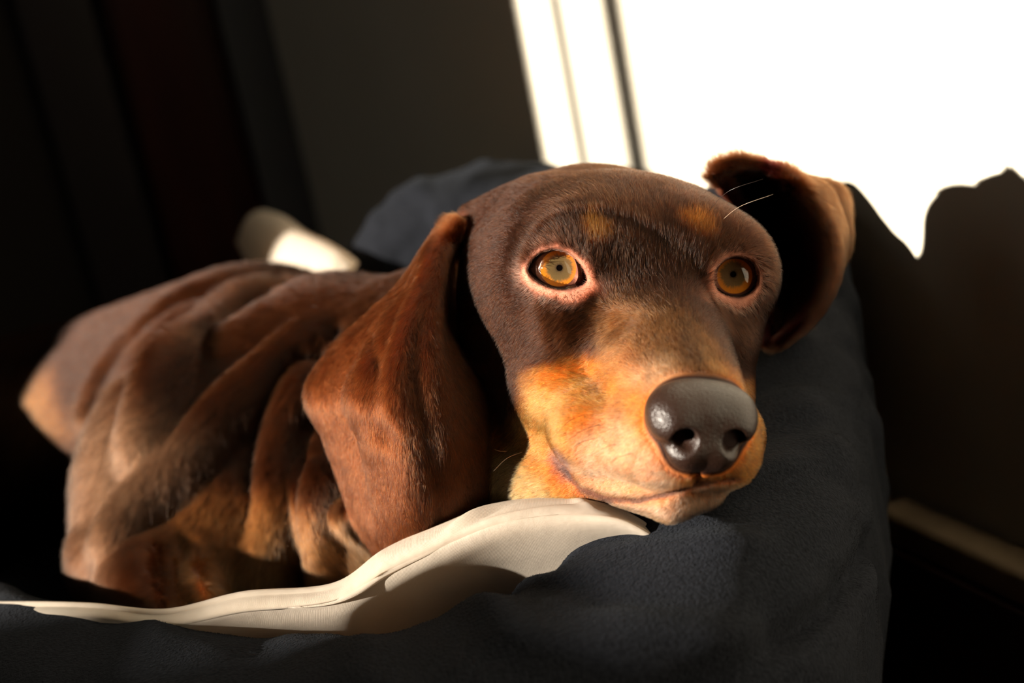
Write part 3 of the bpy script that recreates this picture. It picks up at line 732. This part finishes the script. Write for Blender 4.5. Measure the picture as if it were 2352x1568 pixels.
ma = node(m_iris, 'ShaderNodeMath', operation='MULTIPLY_ADD'); ma.inputs[1].default_value = .38; link(m_iris, nz, 'Fac', ma, 0)
mb = node(m_iris, 'ShaderNodeMath', operation='SUBTRACT'); mb.inputs[1].default_value = .19; link(m_iris, sx, 0, mb, 0)
link(m_iris, mb, 0, ma, 2); link(m_iris, ma, 0, rp, 0)
link(m_iris, rp, 0, bsdf(m_iris), 'Base Color')
m_pupil = mat('black_pupil', (.002, .001, .001), .3, .2)
m_cornea = D.materials.new('clear_cornea'); m_cornea.use_nodes = True; nt = m_cornea.node_tree; nt.nodes.clear()
on = nt.nodes.new('ShaderNodeOutputMaterial'); mxs = nt.nodes.new('ShaderNodeMixShader'); tr = nt.nodes.new('ShaderNodeBsdfTransparent'); gl = nt.nodes.new('ShaderNodeBsdfGlossy'); fr = nt.nodes.new('ShaderNodeFresnel')
gl.inputs['Roughness'].default_value = .015; fr.inputs['IOR'].default_value = 1.55
nt.links.new(fr.outputs[0], mxs.inputs[0]); nt.links.new(tr.outputs[0], mxs.inputs[1]); nt.links.new(gl.outputs[0], mxs.inputs[2]); nt.links.new(mxs.outputs[0], on.inputs[0])
m_lid = mat('dark_wet_eyelid_rim', (.035, .012, .009), .35, .5, Coat_Weight=.3); noise_bump(m_lid, 1500, .3, .0003)
def lathe_dir(name, c, ax, prof, m, parent, n=64, uv=False):
    """prof: list of (angle from ax in degrees, radius)"""
    ax = ax / np.linalg.norm(ax); s_ = np.cross(ax, [0, 0, 1.]); s_ /= np.linalg.norm(s_); t_ = np.cross(ax, s_)
    a = np.linspace(0, 2 * np.pi, n, endpoint=False)
    V = [c + r * (math.cos(math.radians(q)) * ax + math.sin(math.radians(q)) * (math.cos(b) * s_ + math.sin(b) * t_)) for q, r in prof for b in a]
    F = grid_faces(len(prof), n, cv=True)
    o = obj(name, V, F, m, parent)
    if uv:
        u = o.data.uv_layers.new(name='UVMap'); k = 0
        for f in F:
            js = [v % n for v in f]; wrap = max(js) - min(js) > 1
            for v in f:
                j = v % n; jj = n if (wrap and j == 0) else j
                u.data[k].uv = ((v // n) / (len(prof) - 1), jj / n); k += 1
    return o
for c, P, gz_px, nm in ((HE_L, EYE_L, (1287, 614), 'L'), (HE_R, EYE_R, (1682, 627), 'R')):
    cw = c2w(c); g = c2w(ray_sphere(*gz_px, c, EYE_R_M)) - cw; r = EYE_R_M
    eye = lathe_dir('eye', cw, g, [(q, r) for q in np.linspace(46, 179, 30)] , m_sclera, dog)
    eye['label'] = 'amber eye towards the window' if nm == 'L' else 'amber eye towards the wall'
    iris = lathe_dir('iris', cw, g, [(math.degrees(math.atan2(rho, h)), math.hypot(rho, h)) for rho, h in zip(np.linspace(.0011, r * .725, 14), np.linspace(.0077, .0079, 14))], m_iris, eye, 96, True)
    pup = lathe_dir('pupil', cw, g, [(math.degrees(math.atan2(rho, .0076)), math.hypot(rho, .0076)) for rho in np.linspace(.00001, .0013, 4)], m_pupil, eye)
    cor = lathe_dir('cornea', cw, g, [(q, r + .0009 * (1 - (q / 49) ** 2) ** 1) for q in np.linspace(.01, 49, 18)], m_cornea, eye, 96)
    # moist dark rim of the lids along the opening
    Q = catmull(P, 120, closed=True); cen = P.mean(0); Q = (Q - cen) * 1.0 + cen
    W = np.array([ray_sphere(x, y, c, r * 1.045) for x, y in Q])
    low = np.clip((Q[:, 1] - cen[1]) / 40, -1, 1)
    W = np.concatenate([W, W[:2]]); R_ = np.concatenate([.00055 + .00035 * (low * .5 + .5), [.0007, .0007]]) * (1 if nm == 'L' else .6)
    V, F = tube(c2w(W), R_, 10, False)
    lid = obj('eyelid_rim', V, F, m_lid, dog)
# ---- nose
m_nose = mat('moist_dark_nose', (.018, .008, .005), .36, .35, Coat_Weight=.14, Coat_Roughness=.3, Subsurface_Weight=.06, Subsurface_Scale=.003)
m_nose.node_tree.nodes['Principled BSDF'].inputs['Subsurface Radius'].default_value = (1, .2, .1)
vr = node(m_nose, 'ShaderNodeTexVoronoi', Scale=1500); tcn = node(m_nose, 'ShaderNodeTexCoord'); link(m_nose, tcn, 'Object', vr, 'Vector')
bn = node(m_nose, 'ShaderNodeBump', Strength=.45, Distance=.0005, invert=True); link(m_nose, vr, 'Distance', bn, 'Height'); link(m_nose, bn, 'Normal', bsdf(m_nose), 'Normal')
c0 = -.20
NP = [el(H(c0, 7.75, -1.95), (.0168, .0120, .0092), .004, HM), 
      el(H(c0, 8.3, -2.9), (.0100, .0080, .0095), .004, HM)]
for s_ in (-1, 1):
    NP += [el(H(c0 + s_ * .95, 8.0, -2.25), (.0082, .0100, .0080), .004, HM),
           el(H(c0 + s_ * .55, 8.35, -3.05), (.0060, .0075, .0070), .003, HM)]
for s_ in (-1, 1):
    NP += [hrc((c0 + s_ * .72, 9.5, -2.62), .42, (c0 + s_ * .95, 7.9, -2.35), .30, .12, True),
           hrc((c0 + s_ * .85, 9.25, -2.82), .26, (c0 + s_ * 1.75, 8.2, -3.0), .15, .15, True)]
NP += [hrc((c0, 9.35, -2.7), .05, (c0, 9.15, -4.3), .06, .10, True)]
def mesh_prims(prims, step, m=.004):
    lo = np.min([p.lo for p in prims if not p.sub], 0) + m; hi = np.max([p.hi for p in prims if not p.sub], 0) - m
    ax = [np.arange(lo[i], hi[i], step) for i in range(3)]
    X, Y, Z = np.meshgrid(*ax, indexing='ij'); A_ = np.full(X.shape, .02)
    for p in prims: A_ = apply(A_, p, X, Y, Z)
    g = openvdb.FloatGrid(.03); g.copyFromArray(A_.astype(np.float32)); v, q = g.convertToQuads(isovalue=0.0)
    return smooth(lo + v * step, q, 3), q[:, ::-1]
NV, NF = mesh_prims(NP, .0004)
nose = obj('nose', c2w(NV), NF, m_nose, dog)
nose['label'] = 'moist dark brown nose'
bpy.context.view_layer.update()
# ---- whiskers
m_whisk = mat('whisker_hair', (.30, .22, .16), .3, .5); m_whiskd = mat('dark_whisker_hair', (.02, .01, .008), .3, .5)
bvh = BVHTree.FromPolygons([Vector(v) for v in c2w(DV)[:]], [tuple(int(i) for i in f) for f in DF], epsilon=0)
def surf_depth(px, py):
    dr = Vector(at(px, py, 1.0) - CAM).normalized(); hit = bvh.ray_cast(Vector(CAM), dr)
    return None if hit[0] is None else float(w2c(np.array(hit[0]))[2])
WH = [([(1655, 508), (1700, 474), (1776, 446)], -.004, -.020, m_whisk, .00010), ([(1622, 492), (1672, 440), (1752, 411)], -.003, -.018, m_whiskd, .00009),
      ([(1205, 1036), (1165, 1052), (1133, 1082)], -.001, -.012, m_whisk, .00010), ([(1168, 1036), (1150, 1036), (1136, 1032)], -.001, -.008, m_whisk, .00009)]
for x0, y0, x1, y1, x2, y2 in ((1385, 972, 1335, 990, 1290, 1022), (1372, 1004, 1330, 1018, 1300, 1042), (1420, 1018, 1385, 1030, 1352, 1050), (1455, 1040, 1420, 1050, 1390, 1068),
                              (1715, 985, 1726, 1010, 1733, 1035), (1705, 1010, 1720, 1035, 1722, 1062), (1722, 960, 1734, 975, 1738, 1000), (1480, 1075, 1450, 1085, 1420, 1100), (1350, 950, 1310, 965, 1275, 1000)):
    WH.append(([(x0, y0), (x1, y1), (x2, y2)], 0, -.006, m_whiskd, .00010))
for pts_, o0, o1, mm, rad in WH:
    d0 = surf_depth(*pts_[0])
    if d0 is None: continue
    dd = [d0 + .001, d0 + (o0 + o1) / 2, d0 + o1]
    K = catmull(np.array([at(x, y, d) for (x, y), d in zip(pts_, dd)]), 14)
    V, F = tube(K, np.linspace(rad, rad * .25, 14), 5); obj('whisker', V, F, mm, dog)
print('features', round(time.time() - T0, 1))
# ---- fur: short hairs laid along the lie of the coat
FL = [  # (x, y, depth, dx, dy, dz)  direction of growth on the image plane and away from the camera
    (1600, 870, .44, -.1, -1, .6), (1520, 780, .46, -.15, -1, .7), (1450, 690, .49, -.1, -1, .5), (1470, 560, .50, .0, -1, .5), (1480, 450, .52, .1, -1, .8),
    (1300, 470, .52, -.5, -.9, .8), (1180, 480, .54, -.9, -.3, .8), (1250, 530, .50, -.8, -.6, .5), (1370, 540, .49, .0, -1, .4), (1600, 520, .50, .3, -1, .4), (1700, 470, .52, .8, -.6, .8),
    (1150, 560, .53, -1, .2, .8), (1130, 700, .53, -.7, .8, .7), (1180, 800, .52, -.6, .9, .6), (1280, 730, .49, -.8, .6, .4), (1380, 740, .48, -.5, .6, .4), (1150, 920, .52, -.3, 1, .6),
    (1290, 880, .48, -1, .2, .8), (1240, 960, .49, -.9, .6, .7), (1400, 900, .46, -1, .1, .9), (1380, 1020, .46, -.9, .6, .6), (1480, 1080, .45, -.7, .8, .5), (1500, 1160, .46, -.7, .6, .6),
    (1600, 1150, .45, .1, .8, .7), (1700, 1060, .46, .8, .5, .8), (1720, 950, .46, .6, .2, 1), (1680, 820, .48, .3, .3, 1), (1700, 740, .50, .5, .8, .6), (1745, 700, .52, .5, .9, .7), (1740, 590, .52, .9, .2, .8),
    (1240, 1100, .52, -1, .2, .6), (1180, 1000, .54, -.5, .9, .5),
    (1040, 520, .55, -.8, -.3, .1), (990, 600, .54, -.4, 1, 0), (900, 720, .53, -.6, 1, 0), (800, 830, .53, -.5, 1, 0), (900, 900, .51, -.15, 1, 0), (1000, 800, .52, .1, 1, 0), (1050, 950, .52, .35, 1, 0),
    (750, 950, .55, .2, 1, 0), (850, 1100, .52, .05, 1, 0), (960, 1080, .51, .15, 1, 0), (1060, 1100, .52, .45, 1, .1), (950, 1220, .52, .2, 1, .2), (880, 1250, .53, .1, 1, .1),
    (1700, 370, .56, -.5, -1, .2), (1780, 400, .57, .3, -.9, .2), (1870, 470, .57, .7, .7, 0), (1920, 520, .59, .5, 1, .2), (1900, 640, .57, -.1, 1, .3), (1800, 600, .61, 0, 1, 0), (1820, 760, .57, -.8, .6, 0),
    (760, 720, .68, -.7, .2, .6), (600, 680, .72, -1, .3, .8), (400, 720, .80, -1, .5, .8), (200, 850, .9, -.9, .5, .9), (640, 860, .64, -.7, .8, .3), (450, 950, .68, -.7, .8, .4), (300, 1100, .66, -.4, 1, .3),
    (690, 1000, .62, -.2, 1, .0), (620, 1150, .60, -.2, 1, 0), (500, 1250, .60, -.3, 1, 0), (780, 1150, .6, .2, 1, 0), (830, 1260, .58, .5, .6, 0), (250, 1280, .62, -.4, 1, 0), (60, 1000, .95, -.5, .8, .4)]
FL = np.array(FL, float); FP = np.array([pc(*f[:3]) for f in FL]); FD = FL[:, 3:] * [1, -1, 1]; FD /= np.linalg.norm(FD, axis=1, keepdims=True)
def flow(P):
    out = np.empty_like(P)
    for s in range(0, len(P), 20000):
        d2 = ((P[s:s + 20000, None] - FP[None]) ** 2).sum(2); wg = 1 / (d2 + 1e-5) ** 2
        out[s:s + 20000] = (wg @ FD) / wg.sum(1, keepdims=True)
    return out
tocam = -DV / np.linalg.norm(DV, axis=1, keepdims=True)
facing = (DN * tocam).sum(1)
# no hair under the nose leather or past the frame
nmin = np.full(len(DV), 1.0); ix = np.nonzero((PZ < .50) & (PX > 1350))[0]
X_ = DV[ix]; dn_ = np.full(len(ix), .02)
for p in NP[:6]: dn_ = smin(dn_, p.d(X_[:, 0], X_[:, 1], X_[:, 2]), .004)
nmin[ix] = dn_
k_ = sm((.0014 - nmin) / .0012)[:, None]; C = C * (1 - k_) + np.array([.012, .004, .003]) * k_
ca.data.foreach_set('color', np.concatenate([C, np.ones((len(C), 1))], 1).astype(np.float32).ravel())
LUM = C.sum(1)
vis = sm((facing + .35) / .3) * (PX > -60) * (PY > 320) * (PY < 1480) * (nmin > .0012) * DEN
near_ = sm((.66 - PZ) / .08)
dens = vis * (280 + (1500 - 280) * near_)            # hairs per square centimetre
fd = dens[DF].mean(1) * FA * 1e4
NH = int(fd.sum() * HAIR_K); print('hairs', NH)
cdf = np.cumsum(fd); fi = np.searchsorted(cdf, rng.random(NH) * cdf[-1]); fi = np.minimum(fi, len(DF) - 1)
a_, b_ = rng.random((2, NH, 1)); q0, q1, q2, q3 = (DF[fi][:, i] for i in range(4))
def bil(Q): 
    Q = Q if Q.ndim == 2 else Q[:, None]
    return (1 - a_) * (1 - b_) * Q[q0] + a_ * (1 - b_) * Q[q1] + a_ * b_ * Q[q2] + (1 - a_) * b_ * Q[q3]
RP, RN, RC, RL, RNear = bil(DV), bil(DN), bil(C), bil(LEN), bil(near_)
RN /= np.linalg.norm(RN, axis=1, keepdims=True)
fl_ = flow(RP)
clump = np.stack([vnoise(RP, 350, 5 + k) + .8 * vnoise(RP, 900, 9 + k) for k in range(3)], 1)
fl_ = fl_ + rng.normal(0, .13, (NH, 3)) + clump * .16
fl_ -= RN * (fl_ * RN).sum(1, keepdims=True); fl_ /= np.linalg.norm(fl_, axis=1, keepdims=True) + 1e-9
HL = .0042 * RL * rng.uniform(.6, 1.25, (NH, 1)) * (1 + .6 * (1 - RNear))
lift = rng.uniform(.16, .42, (NH, 1))
P1 = RP + HL * .5 * (fl_ + RN * lift * 1.25); P2 = RP + HL * (fl_ + RN * lift * .85)
RP = RP - RN * .0003
pts_h = np.stack([RP, P1, P2], 1).reshape(-1, 3)
hc = D.hair_curves.new('fur'); hc.add_curves([3] * NH)
hc.attributes['position'].data.foreach_set('vector', c2w(pts_h).astype(np.float32).ravel())
rad = (.000055 * rng.uniform(.7, 1.2, (NH, 1)) * (1 + 1.1 * (1 - RNear)))
at_r = hc.attributes.get('radius') or hc.attributes.new('radius', 'FLOAT', 'POINT')
at_r.data.foreach_set('value', (rad * np.array([[1, .8, .22]])).astype(np.float32).ravel())
tn_ = (vnoise(RP, 700, 20) + vnoise(RP, 1600, 21))[:, None]
tint = np.exp(rng.normal(0, .38, (NH, 1)) + .30 * tn_); HC_ = np.clip(RC * tint, 0, .95)
at_c = hc.attributes.new('coat', 'FLOAT_COLOR', 'CURVE')
at_c.data.foreach_set('color', np.concatenate([HC_, np.ones((NH, 1))], 1).astype(np.float32).ravel())
m_fur = D.materials.new('fur'); m_fur.use_nodes = True; nt = m_fur.node_tree; nt.nodes.clear()
on = nt.nodes.new('ShaderNodeOutputMaterial'); hp = nt.nodes.new('ShaderNodeBsdfHairPrincipled'); hp.parametrization = 'COLOR'
aa = nt.nodes.new('ShaderNodeAttribute'); aa.attribute_name = 'coat'
nt.links.new(aa.outputs['Color'], hp.inputs['Color']); nt.links.new(hp.outputs[0], on.inputs[0])
hp.inputs['Roughness'].default_value = .26; hp.inputs['Radial Roughness'].default_value = .40; hp.inputs['Random Roughness'].default_value = .2; hp.inputs['IOR'].default_value = 1.24
hc.materials.append(m_fur)
fo = D.objects.new('fur', hc); col.objects.link(fo); fo.parent = dog; fo['kind'] = 'stuff'
print('fur', round(time.time() - T0, 1))
print('script done', round(time.time() - T0, 1))
